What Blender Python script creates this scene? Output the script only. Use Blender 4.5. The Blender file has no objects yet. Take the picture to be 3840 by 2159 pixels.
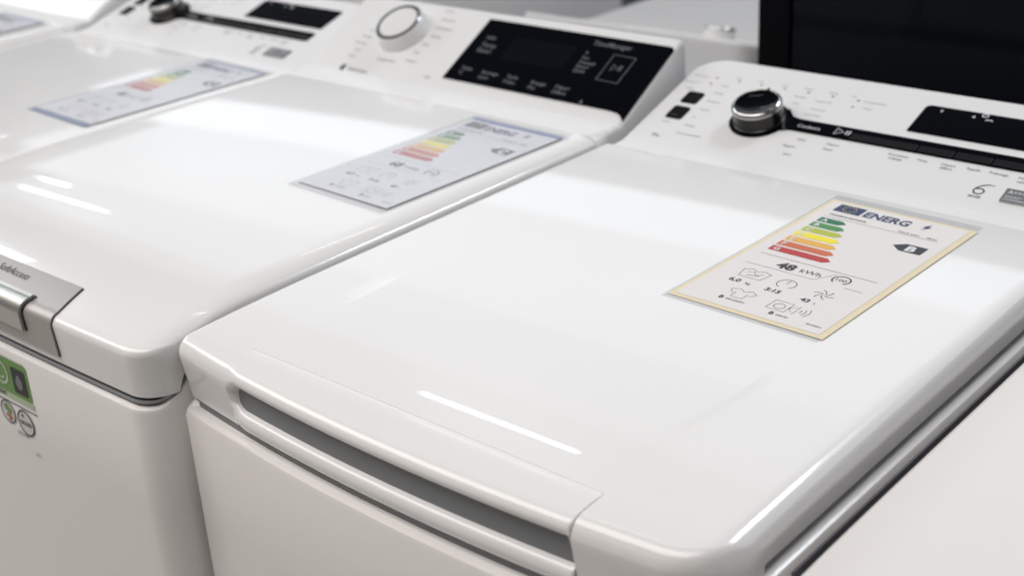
import bpy, math
from mathutils import Matrix, Vector
R = math.radians
SC = bpy.context.scene

# ------------------------------------------------------------------ camera
LID = 0.9                      # height of the nearest lid above the floor
cd = bpy.data.cameras.new('camera')
cam = bpy.data.objects.new('camera', cd)
SC.collection.objects.link(cam)
SC.camera = cam
cam.matrix_world = Matrix(((0.7519, -0.2331, 0.6167, 0.6293),
                           (0.6569, 0.3430, -0.6714, -0.3841),
                           (-0.0550, 0.9099, 0.4111, LID + 0.3381),
                           (0, 0, 0, 1)))
cd.lens = 47.33
cd.sensor_width = 36
cd.clip_start = 0.02
cd.clip_end = 60
cd.dof.use_dof = True
cd.dof.focus_distance = 0.76
cd.dof.aperture_fstop = 7.6

# ------------------------------------------------------------------ world, lamps and added fills
w = bpy.data.worlds.new('World')
SC.world = w
w.use_nodes = True
bg = w.node_tree.nodes['Background']
bg.inputs['Color'].default_value = (0.93, 0.955, 1.0, 1)
bg.inputs['Strength'].default_value = 0.07
SC.view_settings.view_transform = 'Standard'
SC.view_settings.look = 'None'
SC.view_settings.exposure = 0.04
SC.view_settings.gamma = 1.0


def area(name, x, y, z, sx, sy, power, col, tilt=(0, 0, 0)):
    l = bpy.data.lights.new(name, 'AREA')
    l.shape = 'RECTANGLE'
    l.size, l.size_y, l.energy, l.color = sx, sy, power, col
    o = bpy.data.objects.new(name, l)
    o.location = (x, y, z)
    o.rotation_euler = tilt
    SC.collection.objects.link(o)
    return o


COOL = (0.90, 0.95, 1.0)
WARM = (1.0, 0.93, 0.87)
area('ceiling_lamp', -1.7, -1.25, 3.4, 5.6, 1.6, 120, (1.0, 0.95, 0.915))
area('far_ceiling_lamp', -1.0, 6.75, 3.4, 16.0, 3.1, 320, (0.88, 0.94, 1.0))
area('far_ceiling_lamp', -1.0, 4.6, 3.4, 14.0, 1.2, 66, (0.88, 0.94, 1.0))
area('far_ceiling_lamp', -1.0, 3.55, 3.4, 13.0, 0.9, 30, (0.88, 0.94, 1.0))
area('far_ceiling_lamp', -1.0, 2.8, 3.4, 12.0, 0.6, 9, (0.88, 0.94, 1.0))
area('side_fill', -5.6, 0.2, 3.4, 2.2, 2.4, 130, (0.80, 0.92, 1.0))  # unseen cool fill, added to lift the left and back surfaces
area('front_fill', -1.6, -3.9, 3.3, 5.0, 1.2, 118, (1.0, 0.945, 0.89), (R(-28), 0, 0))  # low fill added to brighten the machine fronts
area('rear_fill', 0.95, 2.4, 3.3, 0.8, 0.8, 36, (0.88, 0.93, 1.0))  # fill added to whiten the row behind
# fluorescent tubes, parallel to the row of machines
for (tx, ty, tl) in ((-2.00, 2.24, 0.70), (-5.45, 2.83, 0.86), (-5.95, 3.10, 0.35),
                     (-0.55, 0.75, 0.80), (0.75, 0.75, 0.80), (-3.6, 0.75, 0.8),
                     (0.2, -0.9, 0.8), (1.6, -0.9, 0.8), (2.4, 0.9, 0.8)):
    area('tube_lamp', tx, ty, 2.9, tl, 0.018, 0.95 * tl / 0.8, (1.0, 0.98, 0.95))

# ------------------------------------------------------------------ materials
def mat(name, col, rough=0.4, metal=0.0, coat=0.0, bump=None, spec=None, alpha=None):
    m = bpy.data.materials.new(name)
    m.use_nodes = True
    nt = m.node_tree
    b = nt.nodes['Principled BSDF']
    b.inputs['Roughness'].default_value = rough
    b.inputs['Metallic'].default_value = metal
    if coat:
        b.inputs['Coat Weight'].default_value = coat
        b.inputs['Coat Roughness'].default_value = 0.04
    if spec is not None:
        b.inputs['Specular IOR Level'].default_value = spec
    if alpha is not None:
        b.inputs['Alpha'].default_value = alpha
    tc = nt.nodes.new('ShaderNodeTexCoord')
    n = nt.nodes.new('ShaderNodeTexNoise')
    n.inputs['Scale'].default_value = 9 if not bump else bump[2]
    n.inputs['Detail'].default_value = 3
    nt.links.new(tc.outputs['Object'], n.inputs['Vector'])
    mx = nt.nodes.new('ShaderNodeMix')
    mx.data_type = 'RGBA'
    c = (*col, 1)
    mx.inputs['A'].default_value = tuple(v * 0.975 for v in col) + (1,)
    mx.inputs['B'].default_value = c
    nt.links.new(n.outputs['Fac'], mx.inputs['Factor'])
    nt.links.new(mx.outputs['Result'], b.inputs['Base Color'])
    if bump:
        bp = nt.nodes.new('ShaderNodeBump')
        bp.inputs['Strength'].default_value = bump[0]
        bp.inputs['Distance'].default_value = bump[1]
        nt.links.new(n.outputs['Fac'], bp.inputs['Height'])
        nt.links.new(bp.outputs['Normal'], b.inputs['Normal'])
    return m


M = {}
M['lid'] = mat('white_lid_plastic', (0.81, 0.80, 0.79), 0.20, coat=0.55, bump=(0.03, 0.0003, 7), spec=0.38)
_nt = M['lid'].node_tree
_b = _nt.nodes['Principled BSDF']
_b.inputs['Coat Roughness'].default_value = 0.014
_tc = _nt.nodes.new('ShaderNodeTexCoord')
_n = _nt.nodes.new('ShaderNodeTexNoise')          # faint smears of handling
_n.inputs['Scale'].default_value = 5.5
_n.inputs['Detail'].default_value = 3
_n.inputs['Distortion'].default_value = 0.3
_mr = _nt.nodes.new('ShaderNodeMapRange')
_mr.inputs['From Min'].default_value = 0.30
_mr.inputs['From Max'].default_value = 0.75
_mr.inputs['To Min'].default_value = 0.17
_mr.inputs['To Max'].default_value = 0.25
_nt.links.new(_tc.outputs['Object'], _n.inputs['Vector'])
_nt.links.new(_n.outputs['Fac'], _mr.inputs['Value'])
_nt.links.new(_mr.outputs['Result'], _b.inputs['Roughness'])
M['enamel'] = mat('white_enamel', (0.775, 0.748, 0.728), 0.2, bump=(0.12, 0.0005, 260))
M['panel'] = mat('white_panel_plastic', (0.80, 0.80, 0.80), 0.32)
M['seal'] = mat('grey_seal', (0.20, 0.21, 0.22), 0.5)
M['gapshade'] = mat('gap_shade_grey', (0.12, 0.12, 0.135), 0.5)  # dark colour standing in for shade in the side gap
M['ringgrey'] = mat('grey_chrome', (0.26, 0.27, 0.29), 0.2, metal=0.8)
M['seam'] = mat('dark_seam', (0.02, 0.02, 0.022), 0.6)
M['black'] = mat('black_gloss', (0.0015, 0.002, 0.004), 0.10, spec=0.22)
M['blackm'] = mat('black_satin', (0.002, 0.002, 0.003), 0.35, spec=0.12)
M['key'] = mat('black_key', (0.007, 0.007, 0.008), 0.35, spec=0.2)
M['glassdark'] = mat('dark_window', (0.004, 0.005, 0.008), 0.1, spec=0.2)
M['smoke'] = mat('smoked_chrome', (0.045, 0.044, 0.043), 0.25, metal=0.9)
M['chromedark'] = mat('satin_chrome', (0.42, 0.415, 0.40), 0.24, metal=1.0)
M['chrome'] = mat('chrome', (0.72, 0.71, 0.69), 0.13, metal=1.0)
M['silver'] = mat('brushed_silver', (0.46, 0.43, 0.41), 0.50, metal=0.55, bump=(0.1, 0.0002, 500))
M['silver2'] = mat('champagne_silver', (0.50, 0.485, 0.45), 0.38, metal=0.8)
M['badge'] = mat('grey_badge', (0.33, 0.34, 0.35), 0.3, metal=0.6)
M['knobwhite'] = mat('white_knob_plastic', (0.80, 0.80, 0.79), 0.25)
M['ink'] = mat('grey_print', (0.055, 0.055, 0.06), 0.6)
M['inklight'] = mat('pale_grey_print', (0.19, 0.19, 0.21), 0.6)
M['inkblack'] = mat('black_print', (0.012, 0.012, 0.013), 0.5)
M['inkwhite'] = mat('white_print', (0.75, 0.76, 0.78), 0.5)
M['inkdim'] = mat('dim_grey_print', (0.13, 0.145, 0.16), 0.5)
M['paper'] = mat('label_paper', (0.80, 0.765, 0.755), 0.45)
M['papercool'] = mat('cool_label_paper', (0.755, 0.76, 0.79), 0.4)
M['yellow'] = mat('yellow_backing', (0.80, 0.70, 0.49), 0.45)
M['lilac'] = mat('lilac_reflection_backing', (0.27, 0.30, 0.43), 0.4)  # sleeve reflection painted as a blue-lilac sheet edge
M['sleeve'] = mat('clear_sleeve', (0.36, 0.38, 0.41), 0.25, alpha=0.26)
M['glare'] = mat('glare_haze', (0.76, 0.765, 0.80), 0.15, alpha=0.33)  # pale veil, paints the glare over the far labels
M['euflag'] = mat('eu_blue', (0.016, 0.035, 0.12), 0.4)
M['clsarrow'] = mat('charcoal_arrow', (0.025, 0.03, 0.045), 0.4)
AR = [(0.012, 0.17, 0.075), (0.07, 0.27, 0.075), (0.46, 0.52, 0.06), (0.90, 0.78, 0.03),
      (0.80, 0.44, 0.08), (0.62, 0.15, 0.06), (0.50, 0.04, 0.04)]
for i, c in enumerate(AR):
    M['arrow%d' % i] = mat('rating_colour', c, 0.4)
M['green'] = mat('green_sticker', (0.10, 0.25, 0.035), 0.35)
M['greenlight'] = mat('pale_green_print', (0.42, 0.50, 0.33), 0.4)
M['sticker'] = mat('clear_sticker', (0.60, 0.585, 0.545), 0.3)
M['orange'] = mat('orange_print', (0.48, 0.12, 0.05), 0.4)
M['floor'] = mat('beige_floor', (0.42, 0.40, 0.375), 0.6)
M['carpet'] = mat('blue_grey_carpet', (0.12, 0.155, 0.22), 0.9, bump=(0.4, 0.002, 300))
M['wall'] = mat('dark_wall', (0.10, 0.105, 0.115), 0.8)
M['steel'] = mat('blue_grey_steel', (0.20, 0.25, 0.33), 0.5, metal=0.3)

# ------------------------------------------------------------------ helpers
def thing(name, label, cat, loc=(0, 0, 0), rotz=0, group=None):
    o = bpy.data.objects.new(name, None)
    SC.collection.objects.link(o)
    o.location = loc
    o.rotation_euler = (0, 0, rotz)
    o['label'] = label
    o['category'] = cat
    if group:
        o['group'] = group
    return o


def obj(name, vs, fs, m, parent=None, smooth=True, angle=35):
    me = bpy.data.meshes.new(name)
    me.from_pydata([tuple(v) for v in vs], [], fs)
    me.update()
    me.materials.append(m)
    if smooth:
        me.polygons.foreach_set('use_smooth', [True] * len(me.polygons))
        me.set_sharp_from_angle(angle=R(angle))
    o = bpy.data.objects.new(name, me)
    SC.collection.objects.link(o)
    if parent:
        o.parent = parent
    return o


def merge(parts):
    V, F = [], []
    for v, f in parts:
        n = len(V)
        V += list(v)
        F += [[i + n for i in q] for q in f]
    return V, F


def grid(rows):
    """rows: equal-length lists of points -> quads"""
    n = len(rows[0])
    V = [p for r in rows for p in r]
    F = []
    for a in range(len(rows) - 1):
        for b in range(n - 1):
            i = a * n + b
            F.append([i, i + n, i + n + 1, i + 1])
    return V, F


def flip(vf):
    return vf[0], [list(reversed(f)) for f in vf[1]]


def poly(pts):
    return list(pts), [list(range(len(pts)))]


def arc(cx, cy, r, a0, a1, n):
    return [(cx + r * math.cos(R(a0 + (a1 - a0) * i / n)), cy + r * math.sin(R(a0 + (a1 - a0) * i / n))) for i in range(n + 1)]


def rrect(x0, y0, x1, y1, r, n=5):
    if not isinstance(r, (tuple, list)):
        r = (r,) * 4          # bl, br, tr, tl
    P = arc(x0 + r[0], y0 + r[0], r[0], 180, 270, n) + arc(x1 - r[1], y0 + r[1], r[1], 270, 360, n)
    P += arc(x1 - r[2], y1 - r[2], r[2], 0, 90, n) + arc(x0 + r[3], y1 - r[3], r[3], 90, 180, n)
    return P


def prism(P, T, h0, h1, bev=0.0):
    """outline P (2-D, ccw) extruded from h0 to h1 along the plane's normal; T maps (u,v,h)"""
    n = len(P)
    cx = sum(p[0] for p in P) / n
    cy = sum(p[1] for p in P) / n
    loops = [(0, h0), (0, h1 - bev), (bev * 0.3, h1 - bev * 0.3), (bev, h1)] if bev else [(0, h0), (0, h1)]
    V, F = [], []
    for ins, h in loops:
        for p in P:
            dx, dy = cx - p[0], cy - p[1]
            L = math.hypot(dx, dy) or 1
            k = ins / L * 1.2
            V.append(T(p[0] + dx * k, p[1] + dy * k, h))
    for a in range(len(loops) - 1):
        for i in range(n):
            j = (i + 1) % n
            F.append([a * n + i, a * n + j, (a + 1) * n + j, (a + 1) * n + i])
    F.append([(len(loops) - 1) * n + i for i in range(n)])
    F.append([i for i in reversed(range(n))])
    return V, F


def lathe(prof, T, cx, cy, n=48, a0=0, a1=360):
    rows = []
    for i in range(n + 1):
        a = R(a0 + (a1 - a0) * i / n)
        rows.append([T(cx + r * math.cos(a), cy + r * math.sin(a), h) for r, h in prof])
    return grid(rows)


def flat(P, T, h):
    return poly([T(p[0], p[1], h) for p in P])


def stroke(pts, wd, T, h, closed=False):
    """thin ribbon along 2-D points"""
    n = len(pts)
    V, F = [], []
    for i in range(n):
        a = pts[i - 1] if (i > 0 or closed) else pts[i]
        b = pts[(i + 1) % n] if (i < n - 1 or closed) else pts[i]
        dx, dy = b[0] - a[0], b[1] - a[1]
        L = math.hypot(dx, dy) or 1
        nx, ny = -dy / L * wd / 2, dx / L * wd / 2
        V += [T(pts[i][0] + nx, pts[i][1] + ny, h), T(pts[i][0] - nx, pts[i][1] - ny, h)]
    for i in range(n if closed else n - 1):
        j = (i + 1) % n
        F.append([2 * i, 2 * i + 1, 2 * j + 1, 2 * j])
    return V, F


_tc = {}


def text(s, u, v, size, T, h, align='LEFT', bold=0.0, shear=0.0, sx=1.0, rot=0):
    key = (s, align, bold, shear)
    if key not in _tc:
        c = bpy.data.curves.new('t', 'FONT')
        c.body = s
        c.align_x = align
        c.size = 1
        c.offset = bold
        c.shear = shear
        c.resolution_u = 2
        c.space_line = 0.95
        o = bpy.data.objects.new('t', c)
        me = bpy.data.meshes.new_from_object(o)
        _tc[key] = ([tuple(x.co) for x in me.vertices], [list(p.vertices) for p in me.polygons])
        bpy.data.objects.remove(o)
        bpy.data.curves.remove(c)
        bpy.data.meshes.remove(me)
    vs, fs = _tc[key]
    ca, sa = math.cos(R(rot)), math.sin(R(rot))
    out = []
    for x, y, z in vs:
        x, y = x * size * sx, y * size
        out.append(T(u + x * ca - y * sa, v + x * sa + y * ca, h))
    return out, [list(f) for f in fs]


# ------------------------------------------------------------------ washing machine shells
def stations(x0, x1, rl, rr, extra=(), n=16):
    xs = set()
    for i in range(15):
        a = R(90 * i / 14)
        xs.add(round(x0 + rl * (1 - math.cos(a)), 6))
        xs.add(round(x1 - rr * (1 - math.cos(a)), 6))
    for i in range(n + 1):
        xs.add(round(x0 + rl + (x1 - x0 - rl - rr) * i / n, 6))
    for e in extra:
        xs.add(round(e, 6))
    return sorted(xs)


def rnd(t, r):
    """drop of a quarter-round of radius r at distance t from its edge"""
    return 0.0 if t >= r else r - math.sqrt(max(0.0, r * r - (r - t) ** 2))


class Shell:
    def __init__(s, **k):
        s.__dict__.update(k)

    def yf(s, x):
        u = (x - (s.x0 + s.x1) / 2) / ((s.x1 - s.x0) / 2)
        return s.front + s.bow * u * u

    def yfc(s, x):
        return s.yf(x) + rnd(x - s.x0, s.Rl) + rnd(s.x1 - x, s.Rr)

    def drop(s, x):
        return rnd(x - s.x0, s.rl) + rnd(s.x1 - x, s.rr) * getattr(s, 'rk', 1.0)

    def zb(s, y, x=None):
        """level of the seam under the lid: deep in front, shallow along the sides"""
        t = (y - s.front - s.seam0) / s.seam1
        t = max(0.0, min(1.0, t))
        t = t * t * (3 - 2 * t)
        return s.zf + (s.zs - s.zf) * t


def droop(y, k=(0.11, 4.0)):
    t = max(0.0, k[0] - y)
    return t * t / k[1]


def lid_mesh(s, Z, notch=None):
    """notch=(xa,xb,yback) : front part left open for a separate handle"""
    ex = []
    if notch:
        ex = [notch[0] - 0.0001, notch[0], notch[1], notch[1] + 0.0001]
    xs = stations(s.x0, s.x1, max(s.rl, s.Rl), max(s.rr, s.Rr), ex, 20)
    rows = []
    for x in xs:
        d = s.drop(x)
        y0 = s.yfc(x)
        row = []
        ny = 12
        inn = notch and notch[0] <= x <= notch[1]
        yend = notch[2] if inn else y0 + s.rf
        for i in range(ny + 1):
            y = s.yb + (yend - s.yb) * math.sin(math.pi / 2 * i / ny)
            cr = s.crown * (1 - ((x - (s.x0 + s.x1) / 2) / ((s.x1 - s.x0) / 2)) ** 2)
            row.append((x, y, Z - d + cr - droop(y, getattr(s, 'dk', (0.11, 4.0)))))
        if inn:
            zn = row[-1][2]
            for i in range(1, 18):
                row.append((x, notch[2] + (0.0 if i < 4 else 0.001), zn - 0.0036 * min(i, 3) - (0.026 * (i - 3) / 14 if i > 3 else 0)))
        else:
            zt = row[-1][2]
            for i in range(1, 13):
                a = R(90 * i / 12)
                row.append((x, y0 + s.rf * (1 - math.sin(a)), zt - s.rfz * (1 - math.cos(a)) - s.rf * math.sin(a) * 0.055 * (1 - math.sin(a) * 0.5)))
            zt2 = row[-1][2]
            for i in range(1, 6):
                t = i / 5
                row.append((x, y0 + s.tuck * t, zt2 + (Z + s.zf - zt2) * t))
        # back of the lid, down
        rows.append([(x, s.yb, Z - 0.012)] + row)
    parts = [flip(grid(rows))]
    for r, rev in ((rows[0], False), (rows[-1], True)):
        x = r[0][0]
        yf = r[-1][1]
        bot = [(x, yf + (s.yb - yf) * t, Z + s.zb(yf + (s.yb - yf) * t)) for t in (0.01, 0.02, 0.035, 0.05, 0.07, 0.09, 0.12, 0.2, 0.6, 1.0)]
        P = r[1:] + bot
        pv = poly(P)
        parts.append(pv if rev else flip(pv))
    return merge(parts)


def plan(s, ins, n=8):
    """closed plan outline, inset by ins, ccw seen from above"""
    x0, x1 = s.x0 + ins, s.x1 - ins
    P = []
    xs = stations(x0, x1, max(s.Rl - ins, 0.002), max(s.Rr - ins, 0.002), (), 14)
    for x in xs:
        y = s.yf(x) + ins + rnd(x - x0, max(s.Rl - ins, 0.002)) + rnd(x1 - x, max(s.Rr - ins, 0.002))
        P.append((x, y))
    yl, yr = P[0][1], P[-1][1]
    K = (0.012, 0.025, 0.04, 0.06, 0.1, 0.3, 0.7, 1)
    P += [(x1, yr + (s.yback - ins - yr) * k) for k in K]
    P += [(x0, yl + (s.yback - ins - yl) * k) for k in reversed(K)]
    return P


def body_mesh(s, Z, gap=0.0062):
    parts = []
    loops = []
    base = plan(s, 0.0)
    n = len(base)
    for ins, kind in ((0.0, 'f'), (0.0, 'm'), (0.0, 't3'), (0.0012, 't1'), (0.0036, 't0'), (0.010, 't0'), (0.012, 'td')):
        P = plan(s, ins)
        L = []
        for i, (x, y) in enumerate(P):
            zt = Z + s.zb(base[i][1]) - gap
            z = {'f': 0.02, 'm': Z - 0.12, 't3': zt - 0.0036, 't1': zt - 0.0012, 't0': zt, 'td': zt - 0.03}[kind]
            L.append((x, y - s.proud, z))
        loops.append(L)
    V = [p for L in loops for p in L]
    F = []
    for a in range(len(loops) - 1):
        for i in range(n):
            j = (i + 1) % n
            F.append([a * n + i, a * n + j, (a + 1) * n + j, (a + 1) * n + i])
    return V, F


def ring_box(s, Z, ins, z0, z1):
    P = plan(s, ins)
    return prism(P, lambda u, v, h: (u, v, h), z0, z1)


# ------------------------------------------------------------------ model with the round black dial
W1 = 0.381
A1 = R(18)
C1, S1 = math.cos(A1), math.sin(A1)


def make_machine_a(label, loc, Z, group, rotz=0, back=False):
    t = thing('washing_machine', label, 'washing machine', loc, rotz, group)
    s = Shell(x0=0.0, x1=W1 - 0.004, rl=0.004, rr=0.012, Rl=0.005, Rr=0.030, rf=0.010, rfz=0.010, front=-0.0068, bow=0.0122,
              tuck=0.0045, yb=0.4195, yback=0.585, zf=-0.0415, zs=-0.021, seam0=0.012, seam1=0.035, crown=0.0006, proud=0.0)
    b = Shell(**s.__dict__)
    b.x1 = W1
    b.proud = 0.0025
    v, f = body_mesh(b, Z)
    obj('body', v, f, M['enamel'], t)
    obj('side_gap_shade', *prism([(0.06, Z - 0.12), (0.57, Z - 0.12), (0.57, Z - 0.0325), (0.06, Z - 0.0325)], lambda u, v2, h: (W1 + h, u, v2), -0.001, 0.0012), M['gapshade'], t, smooth=False)  # dark strip paints the shade between this machine and its right neighbour
    v, f = ring_box(s, Z, 0.006, Z - 0.10, Z - 0.014)
    obj('seal', v, f, M['seal'], t, smooth=False)
    hx0, hx1, hyb = 0.052, 0.3045, 0.0235
    v, f = lid_mesh(s, Z, (hx0, hx1, hyb))
    obj('lid', v, f, M['lid'], t, angle=40)
    # handle insert: lip, scoop and lower lip
    prof = [(0.0260, -0.0006), (0.0240, -0.0003), (0.0222, -0.0001), (0.0190, 0.0), (0.0150, 0.0), (0.0100, 0.0), (0.0065, 0.0)]
    lipn = 12
    scoop = [(0.0006, -0.0152), (0.0018, -0.0160), (0.0038, -0.0166), (0.0075, -0.0174), (0.0105, -0.0190), (0.0118, -0.0215), (0.0119, -0.0245), (0.0108, -0.0272), (0.0088, -0.0288), (0.0066, -0.0295),
             (0.0048, -0.0298), (0.0030, -0.0304), (0.0016, -0.0318), (0.0010, -0.0342), (0.0012, -0.0378), (0.0026, -0.0406), (0.0055, -0.0418), (0.010, -0.0418)]
    rows = []
    m = 60
    for i in range(m + 1):
        x = hx0 - 0.0001 + (hx1 - hx0 - 0.0002) * (0.5 - 0.5 * math.cos(math.pi * i / m))
        kl = max(0.0, min((x - hx0) / 0.012, 1.0)) ** 2 * (3 - 2 * max(0.0, min((x - hx0) / 0.012, 1.0)))
        k = min((x - hx0) / 0.012, (hx1 - x) / 0.0014, 1.0)
        k = max(0.0, k) ** 2 * (3 - 2 * max(0.0, k))
        yf = s.yf(x)
        cr = s.crown * (1 - ((x - (s.x0 + s.x1) / 2) / ((s.x1 - s.x0) / 2)) ** 2)
        row = []
        for a in prof:
            y = a[0] if a[0] > 0.016 else max(a[0], yf + 0.0104)
            row.append((x, y, Z + a[1] - droop(y) + cr))
        zt = cr - droop(yf + 0.010)
        for q in range(1, lipn + 1):
            a = R(90 * q / lipn)
            row.append((x, yf + 0.010 * (1 - math.sin(a)), Z + zt - (0.010 - 0.0038 * k) * (1 - math.cos(a)) - 0.010 * math.sin(a) * 0.055 * (1 - math.sin(a) * 0.5)))
        for q, (dy, dz) in enumerate(scoop):
            zz = dz + (1 - kl) * {5: 0.0010, 6: 0.0025, 7: 0.0040, 8: 0.0045, 9: 0.0045, 10: 0.0045, 11: 0.0042, 12: 0.0030, 13: 0.0010}.get(q, 0.0)
            if q < 6:
                zz += 0.0042 * k * (1 - q / 8)
            fy = s.tuck * (-zz - 0.0135) / 0.028
            row.append((x, yf + fy + (dy - fy) * k, Z + zz))
        rows.append(row)
    parts = [flip(grid(rows))]
    obj('handle', *merge(parts), M['lid'], t, angle=50)
    # walls closing the scoop ends (part of the handle opening)
    for xe, sg in ((hx0 - 0.0002, 1), (hx1 + 0.0002, -1)):
        yf = s.yf(xe)
        P = [(yf + 0.0070, -0.014), (yf + 0.03, -0.014), (yf + 0.03, -0.0405), (yf + 0.0070, -0.0405)]
        obj('end_wall', *poly([(xe, a, Z + c) for a, c in P]), M['lid'], t, smooth=False)

    # control panel --------------------------------------------------
    PX0, PX1, send = 0.005, W1 - 0.001, 0.1245

    def T(u, v, h):
        return (u, 0.433 + v * C1 - h * S1, Z + v * S1 + h * C1)
    xs = stations(PX0, PX1, 0.030, 0.030, (), 14)
    rows = []
    for x in xs:
        e = min(x - PX0, PX1 - x)
        d = rnd(e, 0.0045)
        ret = rnd(e, 0.030)
        row = [(x, 0.4203, Z - 0.03), (x, 0.4203, Z - 0.0006 - d), (x, 0.4208, Z - d), (x, 0.4318, Z + 0.0006 - d), (x, 0.4323, Z + 0.0001 - d),
               (x, 0.4328, Z + 0.0006 - d), (x, 0.4345, Z + 0.0008 - d), (x, 0.4365, Z + 0.0014 - d)]
        se = send - ret
        for q in (0.006, 0.012, 0.03, 0.055, 0.08, 0.1, 0.92, 1.0):
            sv = q if q <= 0.0801 else (0.08 + (se - 0.08) * (0.5 if q == 0.1 else q))
            p = T(x, min(sv, se), 0)
            row.append((x, p[1], p[2] - d))
        p = T(x, se, 0)
        for a in (20, 45, 70, 90):
            rr_ = 0.006
            row.append((x, p[1] + rr_ * math.sin(R(a)) * 0.95, p[2] - d - rr_ * (1 - math.cos(R(a))) + 0.0015 * math.sin(R(2 * a))))
        row.append((x, row[-1][1], Z - 0.03))
        rows.append(row)
    parts = [flip(grid(rows))]
    parts.append(flip(poly(rows[0])))
    parts.append(poly(rows[-1]))
    obj('control_panel', *flip(merge(parts)), M['panel'], t, angle=30)
    # foot of the panel on the body
    b2 = Shell(**b.__dict__)
    # touch strip with the ring of the dial
    kx, ks = 0.1005, 0.0555
    st = rrect(kx, 0.0500, 0.340, 0.0652, (0.001, 0.003, 0.003, 0.001))
    ring = arc(kx, ks, 0.0235, 0, 355, 60)
    fl = [(kx + 0.010, 0.034), (kx + 0.0215, 0.0470), (kx + 0.030, 0.0502), (kx + 0.030, 0.0650), (kx + 0.024, 0.0665), (kx + 0.016, 0.0750), (kx, 0.06)]
    ob = obj('touch_strip', *merge([prism(st, T, -0.001, 0.0007), prism(ring, T, -0.001, 0.0010), prism(fl, T, -0.001, 0.00085)]), M['black'], t, smooth=False)
    for a in (0.1785, 0.2045, 0.2320, 0.2595, 0.2870, 0.3130):
        obj('touch_key', *prism(rrect(a + 0.0005, 0.0512, a + 0.0262 if a < 0.3 else 0.3385, 0.0585, 0.0008, 2), T, 0.0003, 0.0013, 0.0003), M['key'], ob, smooth=False)
    v, f = merge([text('Couleurs', 0.1335, 0.0550, 0.0052, T, 0.0010), stroke([(0.1650, 0.0542), (0.1650, 0.0618), (0.1712, 0.0580)], 0.0009, T, 0.0010, True),
                  stroke([(0.1738, 0.0555), (0.1738, 0.0605)], 0.0010, T, 0.0010), stroke([(0.1762, 0.0555), (0.1762, 0.0605)], 0.0010, T, 0.0010)])
    obj('strip_lettering', v, f, M['inkwhite'], ob, smooth=False)
    # dial
    kn = obj('dial', *lathe([(0.0, 0.0), (0.0205, 0.0), (0.0205, 0.0022), (0.0196, 0.0030), (0.0193, 0.0125)], T, kx, ks, 64), M['smoke'], t)
    obj('chrome_ring', *lathe([(0.0193, 0.0125), (0.0197, 0.0130), (0.0197, 0.0146), (0.0190, 0.0160), (0.0176, 0.0168), (0.0172, 0.0164)], T, kx, ks, 64), M['chromedark'], kn)
    obj('dial_cap', *lathe([(0.0172, 0.0164), (0.0150, 0.0152), (0.010, 0.0143), (0.004, 0.0139), (0.0, 0.0138)], T, kx, ks, 64), M['black'], kn)
    # tilted glossy facet of the cap
    obj('pointer', *prism([(kx - 0.0006, ks + 0.0170), (kx + 0.0010, ks + 0.0170), (kx + 0.0006, ks + 0.0196), (kx - 0.0002, ks + 0.0196)], T, 0.015, 0.0174), M['black'], kn, smooth=False)
    # display and two black buttons
    dp = obj('display', *prism(rrect(0.2135, 0.0735, 0.338, 0.1085, (0.0008, 0.0008, 0.003, 0.0045)), T, -0.001, 0.0006), M['black'], t, smooth=False)
    v, f = merge([flat([(0.2262, 0.1040), (0.2284, 0.1040), (0.2273, 0.1012)], T, 0.0009), flat([(0.2508, 0.1012), (0.2532, 0.1012), (0.2520, 0.1040)], T, 0.0009),
                  stroke(arc(0.2592, 0.1058, 0.0021, 0, 350, 20), 0.0008, T, 0.0009, True), stroke([(0.2592, 0.1058), (0.2592, 0.1071)], 0.0005, T, 0.0009),
                  stroke([(0.2615, 0.0997), (0.2625, 0.1012), (0.2638, 0.1005), (0.2652, 0.1012), (0.2666, 0.1000)], 0.0010, T, 0.0009)])
    obj('display_symbols', v, f, M['inkwhite'], dp, smooth=False)
    for (a, c) in ((0.0605, 0.0762), (0.0380, 0.0548)):
        obj('side_button', *prism(rrect(0.0228, a, 0.0380, c, 0.0022, 3), T, -0.001, 0.0010, 0.0003), M['blackm'], t, smooth=False)
    obj('button_print', *text('Marche', 0.0262, 0.0412, 0.0022, T, 0.0013), M['inkdim'], t, smooth=False)
    # badge
    bd = obj('rating_plate', *prism(rrect(0.3075, 0.0157, 0.3395, 0.0303, 0.0008, 2), T, -0.001, 0.0012, 0.0003), M['badge'], t, smooth=False)
    v, f = merge([text('A+++', 0.3100, 0.0245, 0.0050, T, 0.0014, bold=0.01), text('ENERGY', 0.3100, 0.0200, 0.0030, T, 0.0014), stroke([(0.3092, 0.0180), (0.337, 0.0180)], 0.0006, T, 0.0014),
                  stroke([(0.326, 0.028), (0.337, 0.028)], 0.0008, T, 0.0014), stroke([(0.328, 0.0235), (0.337, 0.0235)], 0.0008, T, 0.0014)])
    obj('plate_engraving', v, f, M['inkwhite'], bd, smooth=False)
    # printed lettering
    H = 0.00015
    L = []
    B = []
    for x in (0.0341, 0.0553, 0.0762, 0.0973, 0.1187, 0.1397, 0.1613):
        B.append(flat(rrect(x - 0.0011, 0.0993, x + 0.0011, 0.1009, 0.0007, 3), T, H))
    for x, y in ((0.0339, 0.0909), (0.1611, 0.0912)):
        B.append(flat(rrect(x - 0.0011, y - 0.0008, x + 0.0011, y + 0.0008, 0.0007, 3), T, H))
    z = 0.0027
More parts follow.
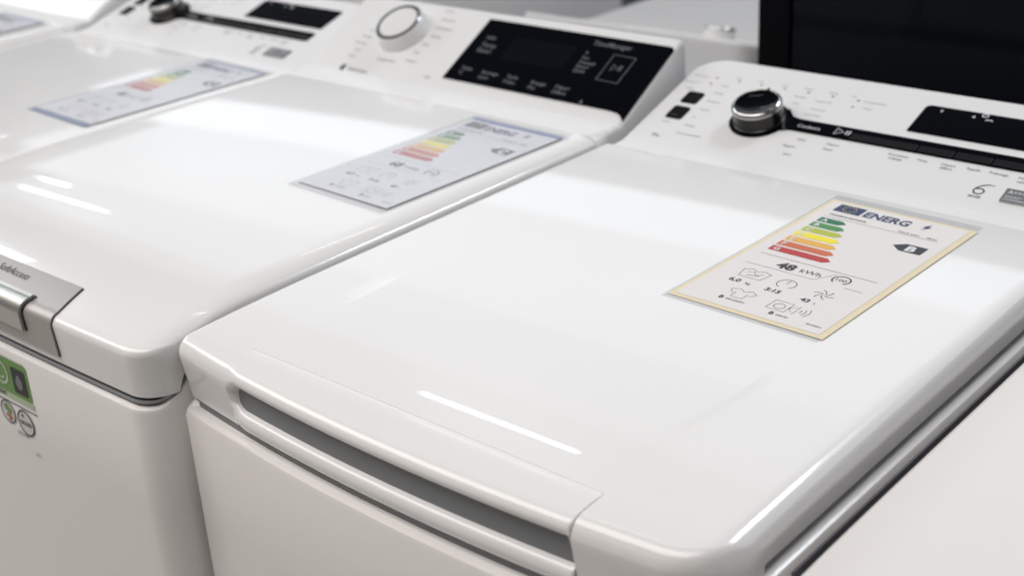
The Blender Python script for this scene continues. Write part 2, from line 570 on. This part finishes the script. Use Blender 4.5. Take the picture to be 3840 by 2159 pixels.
    for sx, x, y in (('Synthétiques', 0.0125, 0.0985), ('Rinçage Essor', 0.0095, 0.0890), ('Vidange', 0.0160, 0.0795), ('Laine', 0.0500, 0.1036), ('Soie', 0.0715, 0.1036), ('Jeans', 0.0925, 0.1036),
                     ('Délicat', 0.1130, 0.1036), ('Rapide', 0.1345, 0.1036), ('Eco', 0.1540, 0.1036), ('Départ', 0.0438, 0.0900), ('Essorage', 0.0436, 0.0790), ('Rinçage plus', 0.0442, 0.0672),
                     ('Capacité', 0.0448, 0.0553), ('60°', 0.0455, 0.0436), ('Prélavage', 0.0450, 0.0322), ('Coton & Synthétique', 0.0447, 0.0210), ('Option', 0.0240, 0.0320),
                     ('Couleurs 40°', 0.1290, 0.0905), ('Coton blanc', 0.1310, 0.0796), ('Sport rapide', 0.1300, 0.0722), ('Antitache', 0.1100, 0.0920), ('Mixte', 0.1130, 0.0830), ('Protection fibres', 0.1665, 0.0994), ('Silence', 0.1700, 0.0908)):
        L.append(text(sx, x, y, z, T, H))
    obj('pale_lettering', *merge(L), M['inklight'], t, smooth=False)
    for sx, x, y in (('INFO', 0.1418, 0.0402), ('Hygiène', 0.1350, 0.0305), ('60°C', 0.1410, 0.0205)):
        B.append(text(sx, x, y, 0.0032, T, H))
    for sx, x, y in (('Départ', 0.1655, 0.0412), ('Pause', 0.1660, 0.0348), ('Annulation', 0.2142, 0.0428), ('vidange', 0.2162, 0.0386), ('Temp.', 0.2362, 0.0422), ('Départ', 0.2545, 0.0424), ('différé', 0.2550, 0.0382),
                     ('Rapide', 0.2730, 0.0428), ('Prélavage', 0.2888, 0.0430), ('Niveau', 0.3092, 0.0430), ('saleté', 0.3098, 0.0388)):
        B.append(text(sx, x, y, 0.0036, T, H))
    B.append(text('6', 0.0262, 0.0130, 0.0062, T, H, shear=0.3))
    B.append(text('kg', 0.0305, 0.0130, 0.0036, T, H))
    obj('lettering', *merge(B), M['ink'], t, smooth=False)
    # the 6th sense emblem, drawn
    six = [(0.2962, 0.0310), (0.2935, 0.0302), (0.2907, 0.0286), (0.2885, 0.0262), (0.2874, 0.0236), (0.2876, 0.0212), (0.2890, 0.0196), (0.2911, 0.0192), (0.2933, 0.0201), (0.2945, 0.0219),
           (0.2942, 0.0238), (0.2927, 0.0251), (0.2906, 0.0253), (0.2888, 0.0244)]
    v, f = merge([stroke(six, 0.0011, T, H), text('th', 0.2965, 0.0298, 0.0026, T, H, shear=0.2), text('SENSE', 0.2860, 0.0150, 0.0033, T, H, bold=0.01, sx=1.0)])
    obj('emblem', v, f, M['inkblack'], t, smooth=False)
    if back:
        obj('back_panel', *prism(rrect(0.006, 0.05, W1 - 0.006, Z - 0.045, 0.01), lambda u, v2, h: (u, b.yback + h, v2), -0.004, 0.004, 0.001), M['steel'], t, smooth=False)
    return t


# ------------------------------------------------------------------ model with the white dial and the silver latch
W2 = 0.382
A2 = R(30)
C2, S2 = math.cos(A2), math.sin(A2)


def make_machine_b(label, loc, Z, group, plain=False):
    t = thing('washing_machine', label, 'washing machine', loc, 0, group)
    s = Shell(x0=0.0, x1=W2, rl=0.012, rr=0.021, rk=0.33, dk=(0.07, 0.54), Rl=0.020, Rr=0.020, rf=0.0065, rfz=0.0055, front=-0.0195, bow=0.003,
              tuck=0.002, yb=0.4115, yback=0.585, zf=-0.0445, zs=-0.026, seam0=0.010, seam1=0.040, crown=0.0008, proud=0.0)
    b = Shell(**s.__dict__)
    b.proud = 0.0018
    v, f = body_mesh(b, Z, 0.0065)
    obj('body', v, f, M['enamel'], t)
    v, f = ring_box(s, Z, 0.005, Z - 0.10, Z - 0.030)
    obj('seal', v, f, M['seal'], t, smooth=False)
    # pale gasket that follows the seam
    base = plan(s, 0.0018)
    n = len(base)
    V = [(x, y, Z + s.zb(y) - 0.0020) for x, y in base] + [(x, y, Z + s.zb(y) - 0.0042) for x, y in base]
    F = [[i, (i + 1) % n, (i + 1) % n + n, i + n] for i in range(n)]
    inn = plan(s, 0.008)
    k = len(V)
    V += [(x, y, Z + s.zb(base[i][1]) - 0.0020) for i, (x, y) in enumerate(inn)] + [(x, y, Z + s.zb(base[i][1]) - 0.0042) for i, (x, y) in enumerate(inn)]
    F += [[i, (i + 1) % n, k + (i + 1) % n, k + i] for i in range(n)] + [[n + i, n + (i + 1) % n, k + n + (i + 1) % n, k + n + i] for i in range(n)]
    obj('gasket', V, F, M['badge'], t, smooth=False)
    v, f = lid_mesh(s, Z)
    obj('lid', v, f, M['lid'], t, angle=40)
    # silver latch plate wrapped over the front edge
    def wrap(x, q, off):
        """q: arc-like coordinate. 0 at the plate's rear edge on the lid, running forward and down"""
        yf = s.yf(x)
        yc, zc = yf + s.rf, Z + 0.0008 - s.rfz - droop(yf + s.rf, s.dk)
        Lt, La = 0.0235, 0.0095
        if q < Lt:
            return (x, yc + Lt - q, Z + 0.0008 + off - droop(yc + Lt - q, s.dk))
        if q < Lt + La:
            a = R(90 * (q - Lt) / La)
            return (x, yc - (s.rf + off) * math.sin(a), zc + (s.rfz + off) * math.cos(a))
        return (x, yf - off + 0.0012 * (q - Lt - La) / 0.02, zc - (q - Lt - La))

    def plate(x0, x1, q0, q1, off, th, fl=0.0, nx=14, nq=40):
        rows, r2 = [], []
        for i in range(nx + 1):
            r = []
            r_ = []
            for j in range(nq + 1):
                q = q0 + (q1 - q0) * j / nq
                k = min(1.0, (j / nq) / 0.55) * fl
                xx = x0 - k + (x1 - x0 + 2 * k) * i / nx
                r.append(wrap(xx, q, off))
                r_.append(wrap(xx, q, off - th))
            rows.append(r)
            r2.append(r_)
        parts = [grid(rows)]
        for e in (0, -1):
            parts.append(grid([rows[e], r2[e]]) if e == 0 else grid([r2[e], rows[e]]))
        parts.append(grid([[r[0] for r in rows], [r[0] for r in r2]]))
        parts.append(grid([[r[-1] for r in r2], [r[-1] for r in rows]]))
        return merge(parts)
    px0, px1 = 0.102, 0.2815
    pl = obj('latch_plate', *plate(px0, px1, 0.0, 0.0545, 0.0014, 0.002, 0.008), M['silver'], t, angle=40)
    obj('plate_shadow_gap', *plate(px0 - 0.0006, px1 + 0.0006, -0.0005, 0.0551, 0.0003, 0.001, 0.008), M['seam'], pl, angle=40)
    obj('lever_gap', *plate(px0 + 0.034, px1 - 0.0225, 0.0195, 0.0445, 0.0019, 0.001), M['seam'], pl, angle=40)
    obj('latch_lever', *plate(px0 + 0.036, px1 - 0.0240, 0.0212, 0.0440, 0.0040, 0.003), M['silver2'], t, angle=40)
    tv, tf = text('SoftAccess', 0.0, 0.0, 0.0085, lambda u, v, h: (u, v, h), 0, align='RIGHT')
    out = [wrap(0.2330 + x, 0.0115 - y, 0.0018) for x, y, z in tv]
    obj('latch_lettering', out, tf, M['ink'], pl, smooth=False)

    # control panel
    P0y, P0z = 0.440, -0.002

    def T(u, v, h):
        return (u, P0y + v * C2 - h * S2, Z + P0z + v * S2 + h * C2)
    xs = stations(0.0, W2, 0.012, 0.012, (), 12)
    rows = []
    for x in xs:
        e = min(x, W2 - x)
        d = rnd(e, 0.004)
        dl = rnd(e, 0.012)
        row = [(x, 0.4140, Z - 0.03), (x, 0.4140, Z - 0.001 - dl), (x, 0.4150, Z - dl), (x, 0.420, Z + 0.0002 - dl), (x, 0.428, Z + 0.0002 - d), (x, 0.434, Z + 0.0006 - d), (x, 0.4395, Z + 0.0020 - d)]
        for sv in (0.0052, 0.0085, 0.013, 0.03, 0.06, 0.09, 0.1045):
            p = T(x, sv, 0)
            row.append((x, p[1], p[2] - d))
        p = T(x, 0.1045, 0)
        for a in (20, 45, 70, 90):
            row.append((x, p[1] + 0.005 * math.sin(R(a)), p[2] - d - 0.005 * (1 - math.cos(R(a))) + 0.0014 * math.sin(R(2 * a))))
        row.append((x, row[-1][1] + 0.002, Z - 0.03))
        rows.append(row)
    parts = [flip(grid(rows)), flip(poly(rows[0])), poly(rows[-1])]
    obj('control_panel', *flip(merge(parts)), M['panel'], t, angle=30)
    X = 0.385
    if plain:            # the one at the far left shows only a chrome dial
        kx, ks = 0.293, 0.070
        kn = obj('dial', *lathe([(0.0, 0.0), (0.0240, 0.0), (0.0235, 0.0080), (0.0210, 0.0090)], T, kx, ks, 48), M['knobwhite'], t)
        obj('chrome_ring', *lathe([(0.0210, 0.0090), (0.0205, 0.0150), (0.0190, 0.0165), (0.0, 0.0160)], T, kx, ks, 48), M['chrome'], kn)
        return t, s
    # black glass
    gl = [(X - 0.2125, 0.0195), (X - 0.022, 0.0180), (X - 0.0135, 0.0168), (X - 0.0085, 0.0140), (X - 0.0042, 0.0100)]
    gl += [(X - 0.0040, 0.0935), (X - 0.0055, 0.0955), (X - 0.0090, 0.0960), (X - 0.2112, 0.0975)]
    g = obj('display', *prism(gl, T, -0.001, 0.0010), M['black'], t, smooth=False)
    obj('screen', *flat(rrect(X - 0.167, 0.051, X - 0.095, 0.080, 0.002), T, 0.0012), M['glassdark'], g, smooth=False)
    H = 0.0012
    D = []
    for a, y in (('min', 0.0725), ('Temp.', 0.0630), ('Essor.', 0.0560)):
        D.append(text(a, X - 0.1985, y, 0.0075, T, H, bold=0.01))
    for i, y in enumerate((0.0735, 0.0675, 0.0620, 0.0570, 0.0520)):
        D.append(text(('h', 'Eco', 'Prewash', 'Rinse+', 'Quick')[i], X - 0.0840, y, 0.0052, T, H, bold=0.015))
    for a, c, x, y in (('Temp.', '°C', -0.2000, 0.0330), ('Essorage', 'tours', -0.1745, 0.0320), ('Tache', 'Prélav.', -0.1450, 0.0320), ('Rinçage', 'Plus', -0.1160, 0.0305), ('Départ', 'Différé', -0.0890, 0.0305)):
        D.append(text(a, X + x, y, 0.0055, T, H, bold=0.015))
        D.append(text(c, X + x, y - 0.0060, 0.0055, T, H, bold=0.015))
    D.append(text('TimeManager', X - 0.0835, 0.0850, 0.0075, T, H, bold=0.012))
    D.append(stroke([(X - 0.0549, 0.0779), (X - 0.0317, 0.0771), (X - 0.0328, 0.0470), (X - 0.0554, 0.0478)], 0.0009, T, H, True))
    D.append(stroke([(X - 0.0487, 0.0600), (X - 0.0487, 0.0672), (X - 0.0435, 0.0636)], 0.0010, T, H, True))
    D.append(stroke([(X - 0.0412, 0.0605), (X - 0.0412, 0.0668)], 0.0010, T, H))
    D.append(stroke([(X - 0.0390, 0.0605), (X - 0.0390, 0.0668)], 0.0010, T, H))
    D.append(flat([(X - 0.0555, 0.0195), (X - 0.0515, 0.0195), (X - 0.0535, 0.0235)], T, H))
    obj('display_lettering', *merge(D), M['inkdim'], g, smooth=False)
    # white dial
    kx, ks = X - 0.299, 0.0650
    kn = obj('dial', *lathe([(0.0, 0.0), (0.0272, 0.0), (0.0272, 0.0015), (0.0262, 0.0035), (0.0250, 0.0110), (0.0240, 0.0128), (0.0232, 0.0132)], T, kx, ks, 64), M['knobwhite'], t)
    obj('chrome_ring', *lathe([(0.0236, 0.0130), (0.0226, 0.0142), (0.0204, 0.0140), (0.0198, 0.0130)], T, kx, ks, 64), M['ringgrey'], kn)
    obj('dial_cap', *lathe([(0.0198, 0.0131), (0.0190, 0.0139), (0.0150, 0.0144), (0.0, 0.0147)], T, kx, ks, 64), M['knobwhite'], kn)
    # lettering around the dial
    L = []
    names_r = ('Coton', 'Coton éco', 'Synthétiques', 'Délicats', 'Laine', 'Soie', 'Couette')
    for i, nme in enumerate(names_r):
        yy = 0.0985 - i * 0.0113
        L.append(text(nme, X - 0.2640 + 0.0035 * abs(i - 3) * -0.6, yy, 0.0042, T, 0.00015))
    for i, nme in enumerate(('Arrêt', 'Rinçage', 'Essorage', 'Jeans', 'Sport')):
        L.append(text(nme, X - 0.3330, 0.0600 - i * 0.0090, 0.0042, T, 0.00015, align='RIGHT'))
    L.append(text('Rinçage délicat', X - 0.3050, 0.0265, 0.0042, T, 0.00015))
    L.append(text('1300', X - 0.2350, 0.0155, 0.0042, T, 0.00015))
    obj('pale_lettering', *merge(L), M['inklight'], t, smooth=False)
    L = [flat(arc(X - 0.3370, 0.0098, 0.0042, 60, 300, 14), T, 0.00015), text('Electrolux', X - 0.3300, 0.0075, 0.0064, T, 0.00015)]
    obj('lettering', *merge(L), M['ink'], t, smooth=False)
    return t, s


# ------------------------------------------------------------------ build the row
GR = 'top loading washing machines in the front row'
m1 = make_machine_a('white top loading washing machine in front, black dial and yellow edged energy label', (0, 0, 0), LID, GR)
m2, s2 = make_machine_b('white washing machine with white dial, large black display and silver front latch', (-0.385, 0, 0), LID + 0.006, GR)


def copy_tree(o, parent=None):
    c = o.copy()
    SC.collection.objects.link(c)
    c.parent = parent
    for ch in list(o.children):
        copy_tree(ch, c)
    return c


m3 = copy_tree(m1)
m3.location = (-0.767, 0.0, 0)
m3['label'] = 'blurred black dialled washing machine left of the silver latched one'
m4, _s = make_machine_b('washing machine at the upper left corner, mostly out of frame, with a chrome dial', (-1.150, 0, 0), LID + 0.006, GR, True)

# stickers on the front of the second machine (parts of it)
YS = s2.front - 0.0018 - 0.0006


def TF(u, v, h):
    x = u + 0.392
    return (x, s2.yf(x) - 0.0018 - 0.0003 - h, LID + v + 0.0037)


gs = obj('green_sticker', *flat(rrect(-0.2150, -0.0835, -0.1455, -0.0560, 0.003), TF, 0.0), M['green'], m2, smooth=False)
obj('sticker_band', *flat(rrect(-0.2150, -0.0885, -0.1450, -0.0836, 0.0005), TF, 0.00005), M['greenlight'], gs, smooth=False)
obj('black_square', *flat(rrect(-0.1665, -0.0805, -0.1490, -0.0610, 0.002), TF, 0.0002), M['inkblack'], gs, smooth=False)
obj('drop_emblem', *flat([(-0.1578 + 0.0042 * math.cos(R(a)) * (1 - 0.35 * max(0, math.sin(R(a)))), -0.0710 + 0.0056 * math.sin(R(a))) for a in range(0, 360, 20)], TF, 0.0004), M['inklight'], gs, smooth=False)
obj('round_emblem', *merge([stroke(arc(-0.1810, -0.0690, 0.0085, 0, 350, 32), 0.0022, TF, 0.0002, True), stroke(arc(-0.1810, -0.0690, 0.0045, 120, 330, 16), 0.0016, TF, 0.0002)]), M['greenlight'], gs, smooth=False)
obj('sticker_lettering', *merge([text('ECO EFFICIENT', -0.2080, -0.0872, 0.0042, TF, 0.0003, bold=0.02), stroke([(-0.2120, -0.0915), (-0.1430, -0.0915)], 0.0009, TF, 0.0002),
                                 stroke([(-0.2120, -0.0550), (-0.1475, -0.0550)], 0.0002, TF, 0.0002)]), M['ink'], gs, smooth=False)
cs = obj('round_sticker', *flat(arc(-0.1835, -0.1010, 0.0088, 0, 350, 30), TF, 0.0), M['sticker'], m2, smooth=False)
obj('round_sticker', *flat(arc(-0.1615, -0.1030, 0.0096, 0, 350, 30), TF, 0.0001), M['sticker'], m2, smooth=False)
obj('sticker_rings', *merge([stroke(arc(-0.1835, -0.1010, 0.0086, 0, 350, 32), 0.0009, TF, 0.0003, True), stroke(arc(-0.1615, -0.1030, 0.0094, 0, 350, 32), 0.0013, TF, 0.0003, True),
                             text('GOOD', -0.1615, -0.1050, 0.0046, TF, 0.0003, align='CENTER', bold=0.03), flat(arc(-0.1640, -0.0978, 0.0014, 0, 330, 10), TF, 0.0003),
                             text('DESIGN', -0.1690, -0.1155, 0.0040, TF, 0.0002, align='CENTER'), text('2021', -0.1570, -0.1265, 0.0030, TF, 0.0002)]), M['ink'], cs, smooth=False)
obj('leaf_print', *merge([flat(arc(-0.1845, -0.0975, 0.0030, 20, 320, 10), TF, 0.0003), flat(arc(-0.1810, -0.0995, 0.0024, 0, 330, 10), TF, 0.0004)]), M['green'], cs, smooth=False)
obj('orange_print', *merge([flat([(-0.1868, -0.1045), (-0.1800, -0.1065), (-0.1790, -0.1040), (-0.1855, -0.1020)], TF, 0.0003), flat([(-0.1840, -0.1080), (-0.1815, -0.1080), (-0.1810, -0.1000), (-0.1830, -0.1010)], TF, 0.00035)]), M['orange'], cs, smooth=False)


# ------------------------------------------------------------------ energy labels
def energy_label(label, ox, oy, th, z, paper, backing, cls='B', kwh='48', curl=0.0, L=183.0, bw=3.0, sheet=(0, 0, 0, 0), glare=False):
    """origin = upper left corner of the printed card (mm coordinates u right, v down)"""
    t = thing('energy_label', label, 'label', (ox, oy, z), th, 'energy labels lying on the lids')
    LK = L / 183.0

    def T(u, v, h):
        return (u * 1e-3, -v * 1e-3 * LK, h * 1e-3 + 0.0002)

    def TT(u, v, h):          # v up
        return T(u, -v, h)
    W, Hh = 97, 183

    def sheet_grid(u0, v0, u1, v1, h, n=10, wob=0.25):
        rows = []
        for i in range(n + 1):
            row = []
            for j in range(n + 1):
                u = u0 + (u1 - u0) * i / n
                v = v0 + (v1 - v0) * j / n
                hh = h + wob * math.sin(u * 0.09 + v * 0.031) * math.sin(v * 0.05 + 1) * 0.5 + curl * max(0, (v - 100) / 100) ** 2
                row.append(T(u, v, hh))
            rows.append(row)
        return flip(grid(rows))
    obj('sleeve', *sheet_grid(-5, -12, W + 3.5, Hh + 8, 0.05, wob=0.05), M['sleeve'], t)
    obj('backing_sheet', *sheet_grid(-sheet[0] - bw, -sheet[1] - bw, W + sheet[2] + bw, Hh + sheet[3] + bw, 0.16, wob=0.0), M[backing], t, smooth=False)
    obj('card', *sheet_grid(0, 0, W, Hh, 0.30, wob=0.0), M[paper], t, smooth=False)
    h = 0.42
    # flag with its ring of stars
    fl = obj('flag', *flat([(7, 3), (7, 16), (26.5, 16), (26.5, 3)], T, h), M['euflag'], t, smooth=False)
    st = []
    for i in range(12):
        a = R(30 * i)
        cx, cy = 16.7 + 4.6 * math.cos(a), 9.5 + 4.6 * math.sin(a)
        st.append(flat([(cx + (0.85 if k % 2 == 0 else 0.35) * math.cos(R(36 * k + 90)), cy + (0.85 if k % 2 == 0 else 0.35) * math.sin(R(36 * k + 90))) for k in range(10)], T, h + 0.12))
    obj('stars', *merge(st), M['arrow3'], fl, smooth=False)
    P = [text('ENERG', 28.2, -15.2, 13.3, TT, h, bold=0.035, sx=0.80), flat([(73.5, 3.5), (69.6, 10.2), (72.0, 10.2), (70.2, 15.6), (75.4, 8.4), (73.0, 8.4)], T, h)]
    obj('energ_heading', *merge(P), M['euflag'], t, smooth=False)
    # rating arrows
    tips = (28, 32.5, 36.5, 40, 43.5, 47.5, 51)
    for i in range(7):
        v0 = 30.6 + i * 9.75
        v1 = v0 + 7.6
        tip = tips[i]
        a = obj('rating_arrow', *flat([(8, v0), (8, v1), (tip - 4, v1), (tip, (v0 + v1) / 2), (tip - 4, v0)], T, h), M['arrow%d' % i], t, smooth=False)
        obj('letter', *text('ABCDEFG'[i], 10.5, -(v1 - 1.4), 6.4, TT, h + 0.12, bold=0.03), M['inkwhite'], a, smooth=False)
    a = obj('class_arrow', *flat([(68.3, 46.8), (75, 52.8), (89.5, 52.8), (89.5, 40.8), (75, 40.8)], T, h), M['clsarrow'], t, smooth=False)
    obj('letter', *text(cls, 77.5, -51.2, 11.5, TT, h + 0.12, bold=0.04), M['inkwhite'], a, smooth=False)
    # fine print
    Q = [text('WASHING MACHINE', 9, -23.8, 2.9, TT, h, bold=0.03), text('TDLR 6241', 60, -26.2, 3.3, TT, h), text('FR/N', 80, -26.2, 3.3, TT, h),
         text(kwh, 27, -118, 12.2, TT, h, bold=0.04), text('kWh', 42.5, -116.5, 7.5, TT, h),
         stroke(arc(70.3, -113, 5.6, -55, 235, 30), 1.0, TT, h), text('100', 65.9, -115, 5.4, TT, h)]
    Q2 = [stroke([(8, -27.6), (89, -27.6)], 0.3, TT, h), stroke([(8, -104), (89, -104)], 0.35, TT, h),
          stroke([(8, -121.5), (56, -121.5), (64, -107)], 0.3, TT, h), stroke([(77, -121.5), (89, -121.5)], 0.3, TT, h)]
    # tub
    Q2 += [stroke([(14, -130), (16, -141), (31, -141), (33, -130)], 0.4, TT, h), stroke([(15, -131), (19, -128.5), (23, -131), (28, -128.5), (33, -131)], 0.4, TT, h),
           stroke([(18, -134), (22, -132), (25, -136), (29, -133)], 0.4, TT, h), stroke([(20, -138), (28, -136)], 0.4, TT, h)]
    Q += [text('6,0', 14.5, -150, 6.4, TT, h, bold=0.03), text('kg', 26, -150, 4.2, TT, h)]
    # clock
    Q2 += [stroke(arc(47, -136, 6.0, -50, 250, 26), 0.5, TT, h), stroke([(47, -136), (47, -131)], 0.4, TT, h)]
    Q += [text('3:15', 40, -150.5, 6.2, TT, h, bold=0.03)]
    # fan / spin
    for a in range(0, 360, 60):
        Q2.append(stroke([(72.5 + r * math.cos(R(a + 9 * r)), -136.5 + r * math.sin(R(a + 9 * r))) for r in (1.2, 2.6, 4.0, 5.4, 6.6)], 0.5, TT, h))
    Q += [text('43', 64.5, -151, 6.2, TT, h, bold=0.03), text('L', 73.5, -151, 3.6, TT, h)]
    # shirt
    Q2 += [stroke([(24, -160), (29, -157), (33, -160), (37, -157), (42, -160), (39, -164), (37, -162.5), (37, -169), (29, -169), (29, -162.5), (27, -164)], 0.4, TT, h, True)]
    Q += [text('B', 24, -174.5, 5.4, TT, h, bold=0.03), text('ABCDEFG', 28.5, -174, 3.0, TT, h)]
    # machine with noise waves
    Q2 += [stroke([(54, -158), (54, -170), (66, -170), (66, -158)], 0.4, TT, h, True), stroke(arc(60, -164.5, 3.4, 0, 340, 18), 0.4, TT, h, True), stroke([(66, -164), (71, -158.5), (71, -169.5), (66, -164)], 0.4, TT, h)]
    for i in range(3):
        Q2.append(stroke(arc(70.5, -164, 3.5 + 2.6 * i, -35, 35, 8), 0.4, TT, h))
    Q += [text('B', 59.5, -176.5, 5.4, TT, h, bold=0.03), text('ABCD', 64, -176, 3.0, TT, h), text('2019/2014', 84, -176, 2.8, TT, h, rot=0, sx=0.8)]
    obj('figures', *merge(Q), M['ink'], t, smooth=False)
    obj('pictograms', *merge(Q2), M['inklight' if glare else 'ink'], t, smooth=False)  # print made paler where the glare washes it out
    if glare:
        obj('glare_veil', *sheet_grid(-1, 1, W + 1, Hh, 0.52, wob=0.05), M['glare'], t)  # reflected haze laid over the print as a pale sheet
    return t


energy_label('energy label with yellow edges, class B, lying on the nearest lid', 0.2135, 0.4005, R(-1.5), LID + 0.0006, 'paper', 'yellow', L=183, sheet=(0, 0, 1.5, 1.0))
energy_label('lilac energy label on the middle lid, below the large black display', -0.1195, 0.3925, R(-1.8), LID + 0.0069, 'papercool', 'lilac', cls='C', kwh='68', L=182, glare=True, sheet=(0, 7, 0, 0), bw=0)
energy_label('blurred energy label with blue edges on the washing machine with the small black display', -0.5075, 0.4105, R(-1.8), LID + 0.0007, 'papercool', 'lilac', cls='C', kwh='48', L=188, glare=True, sheet=(1, 5, 0, 7), bw=0)
energy_label('blue energy label corner at the far left edge of the picture', -0.9050, 0.4060, R(-1.5), LID + 0.0069, 'papercool', 'lilac', cls='D', kwh='60', L=183, glare=True, sheet=(2, 6, 2, 2), bw=0)

# ------------------------------------------------------------------ plain appliance on the right
p = thing('dishwasher', 'plain white appliance with flat empty top at the right edge', 'appliance', (0.3915, 0, 0))
s0 = Shell(x0=0.0, x1=0.598, rl=0.004, rr=0.004, Rl=0.012, Rr=0.012, rf=0.004, rfz=0.004, front=-0.02, bow=0.0,
           tuck=0.0, yb=0.585, yback=0.585, zf=-0.034, zs=-0.034, seam0=0.0, seam1=0.1, crown=0.0, proud=0.0)
v, f = lid_mesh(s0, LID - 0.02)
obj('top', v, f, M['enamel'], p, angle=40)
v, f = prism(plan(s0, 0.004), lambda u, v_, h: (u, v_, h), 0.02, LID - 0.0575)
obj('body', v, f, M['enamel'], p, smooth=False)
obj('door', *prism(rrect(0.008, 0.12, 0.59, LID - 0.18, 0.006), lambda u, v_, h: (u, s0.front + 0.004 - h, v_), -0.002, 0.014, 0.003), M['enamel'], p, smooth=False)

# ------------------------------------------------------------------ things behind
bk = make_machine_a('white washing machine in the row behind, seen from its back', (-0.2035, 1.535, 0), LID - 0.112, 'washing machines in the row behind', math.pi, True)
for ch in bk.children:
    k = ch.name.split('.')[0]
    if k in ('dial', 'touch_strip'):
        ch.data.materials[0] = M['knobwhite']
        for g in ch.children:
            if g.name.split('.')[0] in ('chrome_ring', 'dial_cap'):
                g.data.materials[0] = M['chrome']
bk2 = copy_tree(bk)
bk2.location = (-0.985, 1.75, 0)
bk2['label'] = 'white washing machine far behind, at the upper left beyond the dials'

bc = thing('black_appliance', 'tall glossy black appliance standing behind the nearest washing machine', 'oven', (-0.061, 0.75, 0))
TB = lambda u, v_, h: (u, -h, v_)
obj('cabinet', *merge([prism([(0, 0), (0.60, 0), (0.60, 0.55), (0, 0.55)], lambda u, v_, h: (u, v_ + 0.004, h), 0.02, LID + 0.165, 0.003)]), M['black'], bc, smooth=False)
obj('door_frame', *merge([prism(rrect(0.0, 0.1, 0.034, LID + 0.165, 0.001, 2), TB, -0.004, 0.004, 0.001), prism(rrect(0.034, LID + 0.135, 0.60, LID + 0.165, 0.001, 2), TB, -0.004, 0.003, 0.001)]), M['blackm'], bc, smooth=False)
obj('door_glass', *prism(rrect(0.036, 0.12, 0.598, LID + 0.133, 0.002, 2), TB, -0.004, 0.001, 0.0005), M['glassdark'], bc, smooth=False)

# ------------------------------------------------------------------ setting
def sheet(name, x0, y0, x1, y1, z, m):
    o = obj(name, [(x0, y0, z), (x1, y0, z), (x1, y1, z), (x0, y1, z)], [[0, 1, 2, 3]], m, None, smooth=False)
    o['kind'] = 'structure'
    return o


sheet('floor', -14, -8, 14, 12, 0.0, M['floor'])
sheet('carpet', -6, 0.62, 6, 3.29, 0.004, M['carpet'])
wl = obj('wall', *prism([(-9, 0), (9, 0), (9, 0.15), (-9, 0.15)], lambda u, v_, h: (u, v_ + 3.3, h), 0.0, 2.25), M['wall'], None, smooth=False)
wl['kind'] = 'structure'

for o in bpy.data.objects:
    k = o.name.split('.')[0]
    if o.type == 'MESH' and k in ('lettering', 'pale_lettering', 'strip_lettering', 'display_symbols', 'display_lettering', 'plate_engraving', 'emblem', 'figures', 'pictograms',
                                  'energ_heading', 'stars', 'latch_lettering', 'sticker_lettering', 'sticker_rings', 'leaf_print', 'orange_print', 'button_print', 'round_emblem'):
        o['kind'] = 'stuff'
